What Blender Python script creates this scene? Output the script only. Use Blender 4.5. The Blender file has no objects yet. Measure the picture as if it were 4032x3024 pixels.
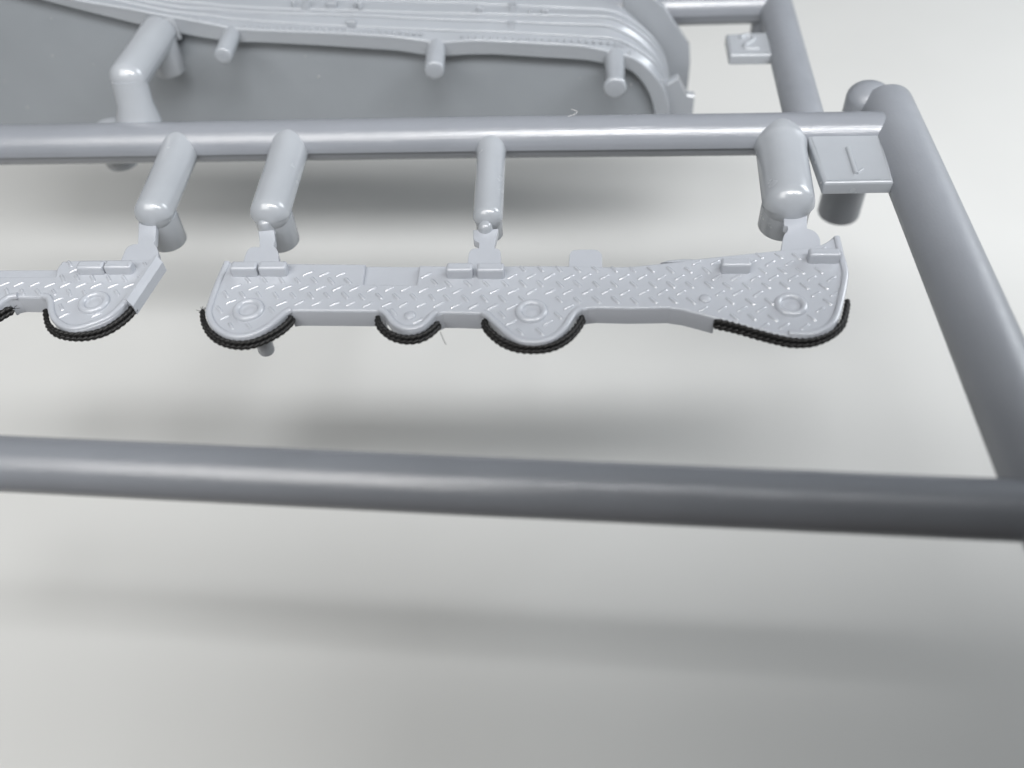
import bpy, math, random
from mathutils import Vector, Matrix
from mathutils.geometry import tessellate_polygon
random.seed(7)
scene = bpy.context.scene
scene.unit_settings.system = 'METRIC'
scene.unit_settings.scale_length = 0.01      # one unit is one centimetre
scene.unit_settings.length_unit = 'CENTIMETERS'

# ------------------------------------------------------------------ camera
CAM = {"M": [[0.997536, -0.006981, 0.069814, 0.0], [0.051241, 0.752198, -0.656942, -6.9], [-0.047928, 0.6589, 0.750702, 7.67]], "lens": 32.5497287522604, "focus": 6.548}
cam_data = bpy.data.cameras.new('camera')
cam = bpy.data.objects.new('camera', cam_data)
scene.collection.objects.link(cam)
cam.matrix_world = Matrix([CAM['M'][0], CAM['M'][1], CAM['M'][2], [0, 0, 0, 1]])
cam_data.lens = CAM['lens']
cam_data.sensor_width = 36
cam_data.clip_start = 0.05
cam_data.clip_end = 400
cam_data.dof.use_dof = True
cam_data.dof.focus_distance = CAM['focus'] + 0.42
cam_data.dof.aperture_fstop = CAM['lens'] * 0.001 / 0.15   # a lens opening 1.5 mm wide
scene.camera = cam

# ------------------------------------------------------------------ world and lamps
world = bpy.data.worlds.new('World')
scene.world = world
world.use_nodes = True
bg = world.node_tree.nodes['Background']
bg.inputs[0].default_value = (0.90, 0.95, 1.0, 1)
bg.inputs[1].default_value = 0.025

def lamp(name, loc, target, sx, sy, radiance, colour, spread=180):
    l = bpy.data.lights.new(name, 'AREA')
    l.shape = 'RECTANGLE'
    l.size, l.size_y = sx, sy
    l.energy = radiance * math.pi * sx * sy
    l.color = colour
    l.spread = math.radians(spread)
    o = bpy.data.objects.new(name, l)
    scene.collection.objects.link(o)
    o.location = loc
    d = Vector(target) - Vector(loc)
    o.rotation_euler = d.to_track_quat('-Z', 'Y').to_euler()
    return o

lamp('ceiling_light', (-5.0, -11.8, 18.3), (-4.0, -2, 3.2), 19, 12, 5.1, (1.0, 0.985, 0.965))
lamp('panel_light', (7, -8.3, 17.5), (7, -1, 3.2), 18, 3.8, 18.0, (0.99, 0.99, 1.0))
lamp('window_light', (25, 12, 16), (0, -3, 1), 14, 13, 7.6, (0.91, 0.955, 1.0))

scene.view_settings.view_transform = 'Standard'
scene.view_settings.look = 'None'
scene.view_settings.gamma = 1
scene.view_settings.exposure = 0.22
scene.view_settings.use_curve_mapping = False
scene.render.engine = 'CYCLES'
scene.cycles.use_denoising = True
scene.cycles.max_bounces = 8

# ------------------------------------------------------------------ coordinates, in centimetres (table top at z = 0)
D = {
 'H': 3.2,
 'long_outline': [[-2.6322,-1.8073],[-2.6289,-1.772],[-2.5831,-1.7806],[-2.1566,-1.7961],[-1.5609,-1.8064],[-1.5454,-2.0224],[-1.1533,-2.0293],[-1.1577,-1.8215],[-0.9538,-1.8277],[-0.5336,-1.8269],[-0.0622,-1.8282],[0.1819,-1.8389],[0.355,-1.8369],[0.487,-1.8212],[0.8185,-1.7663],[0.5951,-1.7979],[1.0518,-1.7246],[1.4769,-1.6596],[1.7591,-1.6038],[1.8884,-1.495],[1.9119,-1.5016],[1.908,-1.7056],[1.9087,-1.8776],[1.8867,-1.9851],[1.8201,-2.1935],[1.7597,-2.3607],[1.7068,-2.4477],[1.6546,-2.4908],[1.5738,-2.5283],[1.497,-2.5424],[1.3869,-2.5292],[1.2432,-2.4796],[1.0547,-2.4012],[0.9136,-2.352],[0.8013,-2.3078],[0.7255,-2.2798],[0.6484,-2.2653],[0.6329,-2.2597],[0.3656,-2.267],[0.1368,-2.2605],[0.0734,-2.2675],[0.0259,-2.2892],[-0.0055,-2.3265],[-0.0326,-2.3881],[-0.0556,-2.4434],[-0.0898,-2.5036],[-0.1506,-2.5686],[-0.2343,-2.6086],[-0.3111,-2.6154],[-0.3891,-2.5966],[-0.4778,-2.5325],[-0.5539,-2.4397],[-0.5975,-2.3786],[-0.628,-2.3393],[-0.6654,-2.3202],[-0.8425,-2.3137],[-0.9327,-2.3134],[-0.9668,-2.326],[-0.99,-2.3572],[-1.0111,-2.4068],[-1.0568,-2.4682],[-1.1231,-2.4988],[-1.1851,-2.493],[-1.2513,-2.4567],[-1.3039,-2.3954],[-1.3332,-2.3457],[-1.36,-2.3143],[-1.3982,-2.298],[-1.4704,-2.2956],[-1.9766,-2.2941],[-2.0201,-2.3031],[-2.0482,-2.3412],[-2.0804,-2.4003],[-2.121,-2.46],[-2.1783,-2.5215],[-2.2563,-2.568],[-2.3431,-2.5769],[-2.4295,-2.5531],[-2.5068,-2.4985],[-2.5658,-2.4306],[-2.6073,-2.3553],[-2.6319,-2.2659],[-2.6383,-2.0079]],
 'short_outline': [[-4.727,-1.9424],[-3.8855,-1.9396],[-3.9047,-1.8525],[-3.8962,-1.7669],[-3.7734,-1.7558],[-3.3606,-1.7501],[-3.1639,-1.7508],[-3.1322,-1.7837],[-3.2321,-2.1943],[-3.2653,-2.318],[-3.3201,-2.401],[-3.4015,-2.4579],[-3.4715,-2.4931],[-3.55,-2.5046],[-3.6365,-2.4713],[-3.7166,-2.4086],[-3.7773,-2.3256],[-3.8119,-2.2476],[-3.8413,-2.1923],[-3.8845,-2.1631],[-4.0833,-2.1578],[-4.1258,-2.1712],[-4.1551,-2.2151],[-4.1773,-2.2744],[-4.2098,-2.3524],[-4.2756,-2.4167],[-4.3828,-2.4298],[-4.5142,-2.3919]],
 'ZP': 3.18,
 'long_recess': [[-1.6053,-1.792],[-1.1466,-1.7989],[-1.1344,-2.0223],[-1.5691,-2.0167]],
 'short_recess': [[-4.7919,-1.8278],[-3.9188,-1.8257],[-3.8881,-1.9426],[-4.738,-1.9414]],
 'long_rims': [[[-2.608,-1.7891],[-2.6176,-2.0215],[-2.6117,-2.2723],[-2.589,-2.3553],[-2.5493,-2.4243],[-2.4982,-2.48],[-2.4266,-2.5299],[-2.3447,-2.5527],[-2.2622,-2.5438],[-2.1846,-2.4947],[-2.1271,-2.4328],[-2.0871,-2.3703],[-2.0574,-2.3197],[-2.0236,-2.2866]],[[-1.3822,-2.2853],[-1.3427,-2.3105],[-1.3074,-2.3581],[-1.276,-2.4052],[-1.2357,-2.442],[-1.1838,-2.4687],[-1.1264,-2.4721],[-1.0684,-2.4438],[-1.0271,-2.3822],[-1.0053,-2.3386],[-0.9774,-2.3097]],[[-0.654,-2.311],[-0.6161,-2.3393],[-0.5812,-2.3842],[-0.5428,-2.4286],[-0.4711,-2.5129],[-0.3901,-2.5752],[-0.3119,-2.5941],[-0.235,-2.5873],[-0.1587,-2.5483],[-0.1041,-2.4874],[-0.0714,-2.427],[-0.0485,-2.3714],[-0.0214,-2.3153],[0.018,-2.2755]],[[1.8868,-1.5274],[1.8822,-1.7055],[1.881,-1.8776],[1.8616,-1.9851],[1.797,-2.1935],[1.7389,-2.3498],[1.6927,-2.4208],[1.6441,-2.4641],[1.5706,-2.5018],[1.5012,-2.5149],[1.4054,-2.5046]]],
 'short_rims': [[[-3.8909,-2.147],[-3.8451,-2.1657],[-3.8061,-2.2213],[-3.7636,-2.3126],[-3.7073,-2.3895],[-3.6351,-2.4462],[-3.5557,-2.4772],[-3.4812,-2.4669],[-3.4151,-2.4328],[-3.3374,-2.3782],[-3.2858,-2.2987],[-3.2509,-2.1943]],[[-4.0884,-2.1458],[-4.1411,-2.1579],[-4.1751,-2.2019],[-4.1954,-2.2548],[-4.2306,-2.3266],[-4.29,-2.3848]]],
 'short_flange': [[-3.1639,-1.7508],[-3.1559,-1.7451],[-3.2299,-2.2232],[-3.2474,-2.2049]],
 'long_blocks': [[-2.5333,-2.3359,-1.9455,0.085,0.085],[-2.3252,-2.1174,-1.943,0.085,0.085],[-0.9407,-0.7492,-1.9695,0.088,0.085],[-0.7192,-0.5237,-1.9722,0.088,0.085],[1.0129,1.2215,-1.9182,0.085,0.08],[1.6365,1.8565,-1.814,0.085,0.08]],
 'short_blocks': [[-3.7092,-3.5066,-1.9234,0.075,0.085],[-3.5008,-3.2931,-1.9182,0.075,0.085]],
 'long_rings': [[-2.3228,-2.2948],[-0.3166,-2.3057],[1.4571,-2.2391]],
 'short_rings': [[-3.4822,-2.2209]],
 'long_pips': [[-1.1612,-2.3477],[0.8822,-2.1772]],
 'long_gates': [[[-2.4975,-1.8083],[-2.5006,-1.6583],[-2.4905,-1.6118],[-2.4627,-1.5929],[-2.4132,-1.5946],[-2.431,-1.5193],[-2.4675,-1.4064],[-2.3461,-1.3921],[-2.3128,-1.5051],[-2.307,-1.5746],[-2.2737,-1.6187],[-2.2468,-1.6738],[-2.2169,-1.8091]],[[-0.808,-1.8263],[-0.8062,-1.6736],[-0.7956,-1.6347],[-0.7712,-1.6179],[-0.7378,-1.6155],[-0.7434,-1.5524],[-0.7818,-1.5164],[-0.7952,-1.4019],[-0.603,-1.3897],[-0.6093,-1.4573],[-0.6191,-1.5505],[-0.6166,-1.6161],[-0.5957,-1.6214],[-0.5756,-1.6423],[-0.5673,-1.6811],[-0.5586,-1.827]],[[1.4683,-1.6772],[1.5,-1.5366],[1.5215,-1.4715],[1.5508,-1.4295],[1.5576,-1.3817],[1.5342,-1.3682],[1.5543,-1.1747],[1.7336,-1.1765],[1.6966,-1.4041],[1.7364,-1.4269],[1.7639,-1.4731],[1.7709,-1.5318],[1.7584,-1.6279]],[[-0.0635,-1.8594],[-0.0611,-1.7024],[-0.0514,-1.6602],[-0.0262,-1.6397],[0.0753,-1.6337],[0.1427,-1.6405],[0.1693,-1.6715],[0.1773,-1.7097],[0.1778,-1.86]]],
 'short_gates': [[[-3.4473,-1.7834],[-3.4544,-1.6751],[-3.4536,-1.5944],[-3.4188,-1.5575],[-3.3801,-1.5532],[-3.4215,-1.4141],[-3.4753,-1.2429],[-3.3413,-1.1966],[-3.2566,-1.5061],[-3.2583,-1.539],[-3.2209,-1.5882],[-3.1863,-1.6544],[-3.1572,-1.77]]],
 'ZG': 3.168,
 'long_bars': [[-2.4734,-2.3669,0],[-2.5386,-2.2867,1],[-2.4703,-2.2054,0],[-2.5322,-2.1286,1],[-2.4748,-2.0461,0],[-2.5377,-1.8124,1],[-2.4113,-2.4493,1],[-2.407,-2.1331,1],[-2.341,-2.061,0],[-2.4076,-1.9782,1],[-2.4047,-1.8247,1],[-2.2855,-2.4492,1],[-2.2877,-2.1324,1],[-2.2199,-2.0551,0],[-2.2797,-1.9811,1],[-2.1566,-2.2927,1],[-2.0982,-2.2198,0],[-2.1607,-2.1398,1],[-2.0962,-2.0611,0],[-2.1515,-1.9823,1],[-1.972,-2.2192,0],[-2.0362,-2.1417,1],[-1.9705,-2.061,0],[-2.0367,-1.9793,1],[-1.971,-1.9056,0],[-1.8436,-2.2212,0],[-1.9052,-2.1427,1],[-1.8456,-2.065,0],[-1.9107,-1.9824,1],[-1.8473,-1.9125,0],[-1.715,-2.2262,0],[-1.7869,-2.1403,1],[-1.7216,-2.0653,0],[-1.7853,-1.9894,1],[-1.7251,-1.917,0],[-1.5992,-2.2286,0],[-1.656,-2.1412,1],[-1.5987,-2.0681,0],[-1.6596,-1.9917,1],[-1.4757,-2.2354,0],[-1.5358,-2.1546,1],[-1.4707,-2.0759,0],[-1.3426,-2.2331,0],[-1.408,-2.1503,1],[-1.3442,-2.0765,0],[-1.2809,-2.3112,1],[-1.2203,-2.2338,0],[-1.2852,-2.1548,1],[-1.225,-2.0749,0],[-1.0967,-2.3955,0],[-1.0946,-2.2389,0],[-1.1594,-2.1553,1],[-1.0955,-2.0843,0],[-1.0939,-1.9295,0],[-0.9713,-2.2347,0],[-1.0272,-2.1612,1],[-0.969,-2.0809,0],[-1.028,-2.0047,1],[-0.8501,-2.2484,0],[-0.9165,-2.17,1],[-0.8508,-2.0974,0],[-0.922,-2.0221,1],[-0.7199,-2.2498,0],[-0.7892,-2.1702,1],[-0.7183,-2.0959,0],[-0.7881,-2.0156,1],[-0.5904,-2.2563,0],[-0.6547,-2.1738,1],[-0.5876,-2.0997,0],[-0.6542,-2.0199,1],[-0.4548,-2.4141,0],[-0.5211,-2.3358,1],[-0.4556,-2.2589,0],[-0.5251,-2.1779,1],[-0.4557,-2.0995,0],[-0.5196,-2.0186,1],[-0.4696,-1.9424,0],[-0.3888,-2.4977,1],[-0.3878,-2.176,1],[-0.3252,-2.0996,0],[-0.3896,-2.0185,1],[-0.3331,-1.9405,0],[-0.3956,-1.8633,1],[-0.2539,-2.4967,1],[-0.2004,-2.414,0],[-0.1927,-2.1029,0],[-0.2637,-2.022,1],[-0.2019,-1.9436,0],[-0.2654,-1.8657,1],[-0.1297,-2.3425,1],[-0.059,-2.2583,0],[-0.1276,-2.1826,1],[-0.0671,-2.1021,0],[-0.1264,-2.0292,1],[-0.0631,-1.9527,0],[-0.1344,-1.8652,1],[-0.0018,-2.1887,1],[0.0674,-2.1033,0],[-0.0013,-2.0221,1],[0.0624,-1.9427,0],[-0.0017,-1.8673,1],[0.1355,-2.1849,1],[0.2038,-2.101,0],[0.1331,-2.0283,1],[0.1926,-1.9519,0],[0.1294,-1.87,1],[0.2649,-2.1875,1],[0.3311,-2.1134,0],[0.2598,-2.0261,1],[0.33,-1.9529,0],[0.2646,-1.8735,1],[0.3956,-2.1947,1],[0.4635,-2.1111,0],[0.3974,-2.0291,1],[0.4591,-1.9525,0],[0.3957,-1.8736,1],[0.5273,-2.1907,1],[0.5948,-2.11,0],[0.5314,-2.0331,1],[0.594,-1.9566,0],[0.5253,-1.8744,1],[0.6644,-2.1907,1],[0.7224,-2.1126,0],[0.6581,-2.0354,1],[0.7208,-1.9591,0],[0.6632,-1.876,1],[0.8602,-2.2776,0],[0.7873,-2.1947,1],[0.788,-2.0337,1],[0.85,-1.9564,0],[0.7908,-1.8808,1],[0.8536,-1.8028,0],[0.9897,-2.2747,0],[0.9918,-2.1198,0],[0.9203,-2.0347,1],[0.9809,-1.9597,0],[0.915,-1.8819,1],[0.9843,-1.7995,0],[1.0632,-2.3515,1],[1.1239,-2.278,0],[1.0524,-2.1972,1],[1.1111,-2.1145,0],[1.0491,-2.0428,1],[1.1144,-1.9588,0],[1.1173,-1.8045,0],[1.2548,-2.4374,0],[1.1838,-2.3569,1],[1.2514,-2.2839,0],[1.1879,-2.2041,1],[1.2499,-2.1244,0],[1.18,-2.0434,1],[1.2492,-1.9669,0],[1.2443,-1.8005,0],[1.3827,-2.4391,0],[1.3201,-2.3609,1],[1.3173,-2.2031,1],[1.3159,-2.0429,1],[1.3756,-1.9607,0],[1.3113,-1.8859,1],[1.3734,-1.8083,0],[1.3092,-1.7265,1],[1.5195,-2.4447,0],[1.4441,-2.0412,1],[1.5103,-1.9654,0],[1.4477,-1.8857,1],[1.509,-1.8087,0],[1.4461,-1.7255,1],[1.5773,-2.3593,1],[1.6474,-2.2849,0],[1.642,-2.1318,0],[1.5788,-2.0468,1],[1.6401,-1.9662,0],[1.5723,-1.8902,1],[1.5701,-1.7345,1],[1.7089,-2.2036,1],[1.7651,-2.1282,0],[1.7078,-2.0511,1],[1.7738,-1.9762,0],[1.7056,-1.8876,1],[1.7613,-1.6584,0]],
 'short_bars': [[-4.6068,-2.0168,0],[-4.4892,-2.3365,0],[-4.488,-2.18,0],[-4.5526,-2.1044,1],[-4.4823,-2.0204,0],[-4.3646,-2.3389,0],[-4.4302,-2.2544,1],[-4.3686,-2.1767,0],[-4.4264,-2.101,1],[-4.3728,-2.0248,0],[-4.3053,-2.259,1],[-4.249,-2.1827,0],[-4.3059,-2.1008,1],[-4.2447,-2.0184,0],[-4.1899,-2.1006,1],[-4.1305,-2.0223,0],[-4.069,-2.105,1],[-4.0063,-2.0226,0],[-3.9481,-2.1082,1],[-3.8906,-2.0287,0],[-3.7723,-2.1892,0],[-3.8285,-2.1066,1],[-3.7695,-2.0294,0],[-3.8207,-1.9568,1],[-3.7609,-1.8686,0],[-3.8254,-1.7941,1],[-3.6566,-2.3449,0],[-3.7121,-2.2659,1],[-3.6528,-2.1921,0],[-3.7101,-2.1127,1],[-3.6496,-2.034,0],[-3.7097,-1.9547,1],[-3.7026,-1.8049,1],[-3.5925,-2.1166,1],[-3.5307,-2.0376,0],[-3.5858,-1.9601,1],[-3.5813,-1.8024,1],[-3.4169,-2.3467,0],[-3.4019,-2.0385,0],[-3.4653,-1.9584,1],[-3.4644,-1.8022,1],[-3.3469,-2.1161,1],[-3.284,-2.0356,0],[-3.345,-1.9619,1],[-3.2218,-1.9577,1],[-3.2315,-1.8086,1]],
 'cords': [[[-4.5445,-2.3983,3.135],[-4.4345,-2.4298,3.135],[-4.3115,-2.4293,3.135],[-4.2302,-2.3779,3.135],[-4.1739,-2.3106,3.135],[-4.1362,-2.2648,3.135],[-4.1013,-2.2384,3.135]],[[-3.8512,-2.2537,3.135],[-3.813,-2.338,3.135],[-3.762,-2.4146,3.135],[-3.6922,-2.4735,3.135],[-3.6056,-2.5056,3.135],[-3.5096,-2.5151,3.135],[-3.4053,-2.4972,3.135],[-3.3211,-2.4482,3.135],[-3.2558,-2.3683,3.135],[-3.2122,-2.2757,3.135],[-3.1994,-2.1947,3.135]],[[-2.6812,-2.2546,3.135],[-2.6613,-2.3226,3.135],[-2.6237,-2.3985,3.135],[-2.5633,-2.4792,3.135],[-2.4857,-2.5427,3.135],[-2.3978,-2.5798,3.135],[-2.3075,-2.5902,3.135],[-2.2231,-2.5704,3.135],[-2.1378,-2.5141,3.135],[-2.0645,-2.44,3.135],[-2.0219,-2.365,3.135],[-2.0117,-2.3145,3.135]],[[-1.405,-2.3128,3.135],[-1.3795,-2.3878,3.135],[-1.3238,-2.4591,3.135],[-1.2579,-2.5075,3.135],[-1.1775,-2.5312,3.135],[-1.0996,-2.5236,3.135],[-1.034,-2.4846,3.135],[-0.9876,-2.4271,3.135],[-0.9563,-2.3715,3.135]],[[-0.6508,-2.3448,3.135],[-0.6257,-2.4176,3.135],[-0.5733,-2.4891,3.135],[-0.4982,-2.5594,3.135],[-0.4102,-2.6019,3.135],[-0.3204,-2.6152,3.135],[-0.2199,-2.6083,3.135],[-0.1356,-2.5736,3.135],[-0.0604,-2.5085,3.135],[-0.0064,-2.4262,3.135],[0.0264,-2.3516,3.135],[0.0406,-2.3066,3.135]],[[0.9269,-2.3643,3.135],[1.0007,-2.3839,3.135],[1.1044,-2.4218,3.135],[1.2133,-2.4701,3.135],[1.3216,-2.5125,3.135],[1.4154,-2.5418,3.135],[1.5049,-2.5456,3.135],[1.5822,-2.5303,3.135],[1.6639,-2.4895,3.135],[1.7381,-2.4301,3.135],[1.7908,-2.3592,3.135],[1.8236,-2.2706,3.135],[1.8636,-2.144,3.135]]],
 'rail_far': [[-5.6946,-0.2832,3.2],[-0.9703,-0.2512,3.2],[2.5968,-0.2504,3.2]],
 'rail_near': [[-4.3524,-3.6435,3.2],[-0.6639,-3.7888,3.2],[2.6042,-3.9082,3.2]],
 'rail_side': [[2.5738,0.1159,3.2],[2.6008,-1.1236,3.2],[2.6282,-2.49,3.2],[2.6592,-4.2227,3.2]],
 'rail_back': [[-0.4644,1.8943,3.2],[1.9701,1.9188,3.2]],
 'rail_back_side': [[1.8997,1.9219,3.2],[1.8769,-0.2421,3.2]],
 'runners': [[[-3.3784,-0.1894,3.2],[-3.3402,-1.2286,3.2],0.155],[[-2.4274,-0.1947,3.2],[-2.4008,-1.2373,3.2],0.16],[[-0.7235,-0.2561,3.2],[-0.6872,-1.298,3.2],0.118],[[1.6406,-0.2504,3.2],[1.5908,-1.152,3.2],0.2]],
 'elbow': [[-3.7997,0.8357,3.62],[-3.8253,0.0691,3.62]],
 'tab_one': [[1.8332,-0.3707],[1.8631,-1.0149],[2.3849,-1.0063],[2.4128,-0.3475]],
 'tab_two': [[1.36,1.325],[1.3616,0.9423],[1.7795,0.9419],[1.7531,1.3469]],
 'digit_one': [[2.1169,-0.5733],[2.1175,-0.9148]],
 'digit_one_b': [[2.1168,-0.9084],[2.1802,-0.8482]],
 'digit_two': [[1.4864,1.2277],[1.5149,1.2707],[1.5645,1.2873],[1.6048,1.2562],[1.6024,1.2051],[1.5598,1.1521],[1.5188,1.1104],[1.5092,1.057],[1.5618,1.0444],[1.6325,1.049]],
 'h_bot': [[-5.6425,0.91,4.1768],[-5.2419,0.91,4.0484],[-4.8228,0.91,3.9177],[-4.4177,0.91,3.7911],[-4.2068,0.91,3.7269],[-3.9934,0.91,3.6646],[-3.7007,0.91,3.5855],[-3.3345,0.91,3.5043],[-3.1054,0.91,3.475],[-2.9184,0.91,3.4663],[-2.3963,0.91,3.4274],[-2.0497,0.91,3.3957],[-1.7032,0.91,3.364],[-1.5086,0.91,3.3328],[-1.4058,0.91,3.312],[-1.1966,0.91,3.3018],[-1.0095,0.91,3.3094],[-0.8355,0.91,3.3073],[-0.7074,0.91,3.3011],[-0.3043,0.91,3.2659],[0.0411,0.91,3.2369],[0.2027,0.91,3.205],[0.33,0.91,3.1787],[0.4351,0.91,3.1438],[0.5311,0.91,3.0694],[0.6192,0.91,2.9512],[0.6803,0.91,2.8177],[0.7203,0.91,2.6611],[0.7485,0.91,2.4222]],
 'h0': [[-5.5764,0.9,4.2905],[-5.0846,0.9,4.1231],[-4.7051,0.9,3.9892],[-4.4343,0.9,3.9138],[-4.0451,0.9,3.8351],[-3.7756,0.9,3.7727],[-3.5028,0.9,3.7145],[-3.2628,0.9,3.658],[-3.1209,0.9,3.6225],[-3.029,0.9,3.6169],[-2.8808,0.9,3.603],[-2.3638,0.9,3.5729],[-2.021,0.9,3.5477],[-1.6795,0.9,3.5165],[-1.4537,0.9,3.4815],[-1.2838,0.9,3.4561],[-1.1109,0.9,3.46],[-0.9385,0.9,3.465],[-0.7107,0.9,3.4519],[-0.6983,0.9,3.4517],[-0.4143,0.9,3.4302],[-0.0171,0.9,3.3979],[0.1534,0.9,3.364],[0.3593,0.9,3.3085],[0.4744,0.9,3.2741],[0.5929,0.9,3.1921],[0.7036,0.9,3.076],[0.7814,0.9,2.9583],[0.8391,0.9,2.8147],[0.8651,0.9,2.6653],[0.8913,0.9,2.427]],
 'h1': [[-5.5952,1.0,4.3448],[-5.1013,1.0,4.178],[-4.6972,1.0,4.0441],[-4.3928,1.0,3.9334],[-4.0751,1.0,3.8445],[-3.7073,1.0,3.7535],[-3.3016,1.0,3.6969],[-3.1802,1.0,3.6703],[-2.7228,1.0,3.6244],[-2.2639,1.0,3.5845],[-1.6886,1.0,3.5482],[-1.0007,1.0,3.5036],[-0.8734,1.0,3.5009],[-0.3028,1.0,3.4589],[0.0961,1.0,3.4264],[0.3241,1.0,3.4011],[0.4987,1.0,3.3144],[0.6785,1.0,3.1801],[0.768,1.0,3.0575],[0.8172,1.0,2.9462],[0.8552,1.0,2.8063],[0.8799,1.0,2.6149],[0.9052,1.0,2.3597]],
 'h2': [[-5.6183,1.09,4.3825],[-5.122,1.09,4.2158],[-4.7208,1.09,4.0708],[-4.4148,1.09,3.9602],[-4.1041,1.09,3.8478],[-3.6649,1.09,3.749],[-3.2621,1.09,3.7125],[-3.196,1.09,3.6967],[-2.5012,1.09,3.6515],[-1.9224,1.09,3.6233],[-1.4631,1.09,3.5869],[-1.0035,1.09,3.559],[-0.8761,1.09,3.5539],[-0.4184,1.09,3.5224],[0.0384,1.09,3.4971],[0.2436,1.09,3.4819],[0.3822,1.09,3.4271],[0.5593,1.09,3.3133],[0.682,1.09,3.1924],[0.772,1.09,3.0697],[0.826,1.09,2.9452],[0.8652,1.09,2.778],[0.8924,1.09,2.5573],[0.918,1.09,2.2992]],
 'h3': [[-5.6327,1.16,4.4181],[-5.1349,1.16,4.2518],[-4.7325,1.16,4.1071],[-4.4255,1.16,3.9966],[-4.1139,1.16,3.8846],[-3.7936,1.16,3.7827],[-3.3936,1.16,3.7318],[-3.211,1.16,3.7074],[-2.6298,1.16,3.6668],[-2.0474,1.16,3.6408],[-1.469,1.16,3.6064],[-1.007,1.16,3.5867],[-0.8793,1.16,3.5803],[-0.3051,1.16,3.5558],[0.1521,1.16,3.5351],[0.2663,1.16,3.5231],[0.3817,1.16,3.4846],[0.5593,1.16,3.3643],[0.7069,1.16,3.2197],[0.7987,1.16,3.0781],[0.8426,1.16,2.9367],[0.8755,1.16,2.7623],[0.9027,1.16,2.5125],[0.9285,1.16,2.2521]],
 'h4': [[-5.6669,1.3,4.4797],[-5.1655,1.3,4.3137],[-4.7602,1.3,4.1694],[-4.4511,1.3,4.0592],[-4.1374,1.3,3.9475],[-3.8191,1.3,3.8341],[-3.4218,1.3,3.7653],[-3.2371,1.3,3.7431],[-2.6505,1.3,3.7057],[-2.065,1.3,3.672],[-1.4815,1.3,3.6396],[-1.016,1.3,3.6171],[-0.8876,1.3,3.6058],[-0.3088,1.3,3.5653],[0.1533,1.3,3.5358],[0.2689,1.3,3.5189],[0.3856,1.3,3.4777],[0.5653,1.3,3.3553],[0.7146,1.3,3.2086],[0.8154,1.3,3.04],[0.8635,1.3,2.8677],[0.8956,1.3,2.6769],[0.9221,1.3,2.4228],[0.9472,1.3,2.158]],
 'h5': [[-5.6993,1.48,4.5805],[-5.1942,1.48,4.4154],[-4.786,1.48,4.272],[-4.4748,1.48,4.1626],[-4.159,1.48,4.0516],[-3.8387,1.48,3.939],[-3.4465,1.48,3.8469],[-3.2621,1.48,3.8187],[-2.6739,1.48,3.7689],[-2.0842,1.48,3.7311],[-1.4962,1.48,3.6934],[-1.0274,1.48,3.6585],[-0.8971,1.48,3.6555],[-0.3128,1.48,3.606],[0.096,1.48,3.5606],[0.2484,1.48,3.527],[0.4027,1.48,3.4628],[0.5752,1.48,3.3046],[0.7286,1.48,3.1365],[0.8384,1.48,2.9516],[0.8863,1.48,2.7759],[0.9203,1.48,2.5672],[0.9462,1.48,2.3076],[0.9706,1.48,2.0369]],
 'h_fin': [[0.4031,1.6,3.5312],[0.6755,1.6,3.4886],[0.8013,1.6,3.3753],[1.0745,1.6,2.9861],[1.0985,1.6,2.7982],[1.0988,1.6,2.4627],[1.1225,1.6,1.9232],[0.8567,1.6,1.9268],[0.8042,1.6,2.6659],[0.6538,1.6,3.0733],[0.4124,1.6,3.309]],
 'h_lug': [[0.8041,1.02,2.9016],[0.9269,1.02,2.9808],[0.9979,1.02,2.8425],[1.0319,1.02,2.7951],[1.0979,1.02,2.7873],[1.0992,1.02,2.5919],[1.1173,1.02,2.3434],[0.8456,1.02,2.3471]],
 'h_post': [[0.3899,1.7,3.3341],[0.4321,1.7,3.3332],[0.4293,1.7,3.482],[0.3841,1.7,3.4831]],
 'pegs': [[[-3.1461,0.9,3.5745],[-3.1319,0.523,3.5745],0.078],[[-1.2816,0.9,3.4022],[-1.2606,0.5172,3.4022],0.088],[[0.3152,0.9,3.2685],[0.3103,0.4026,3.2685],0.094]],
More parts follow.
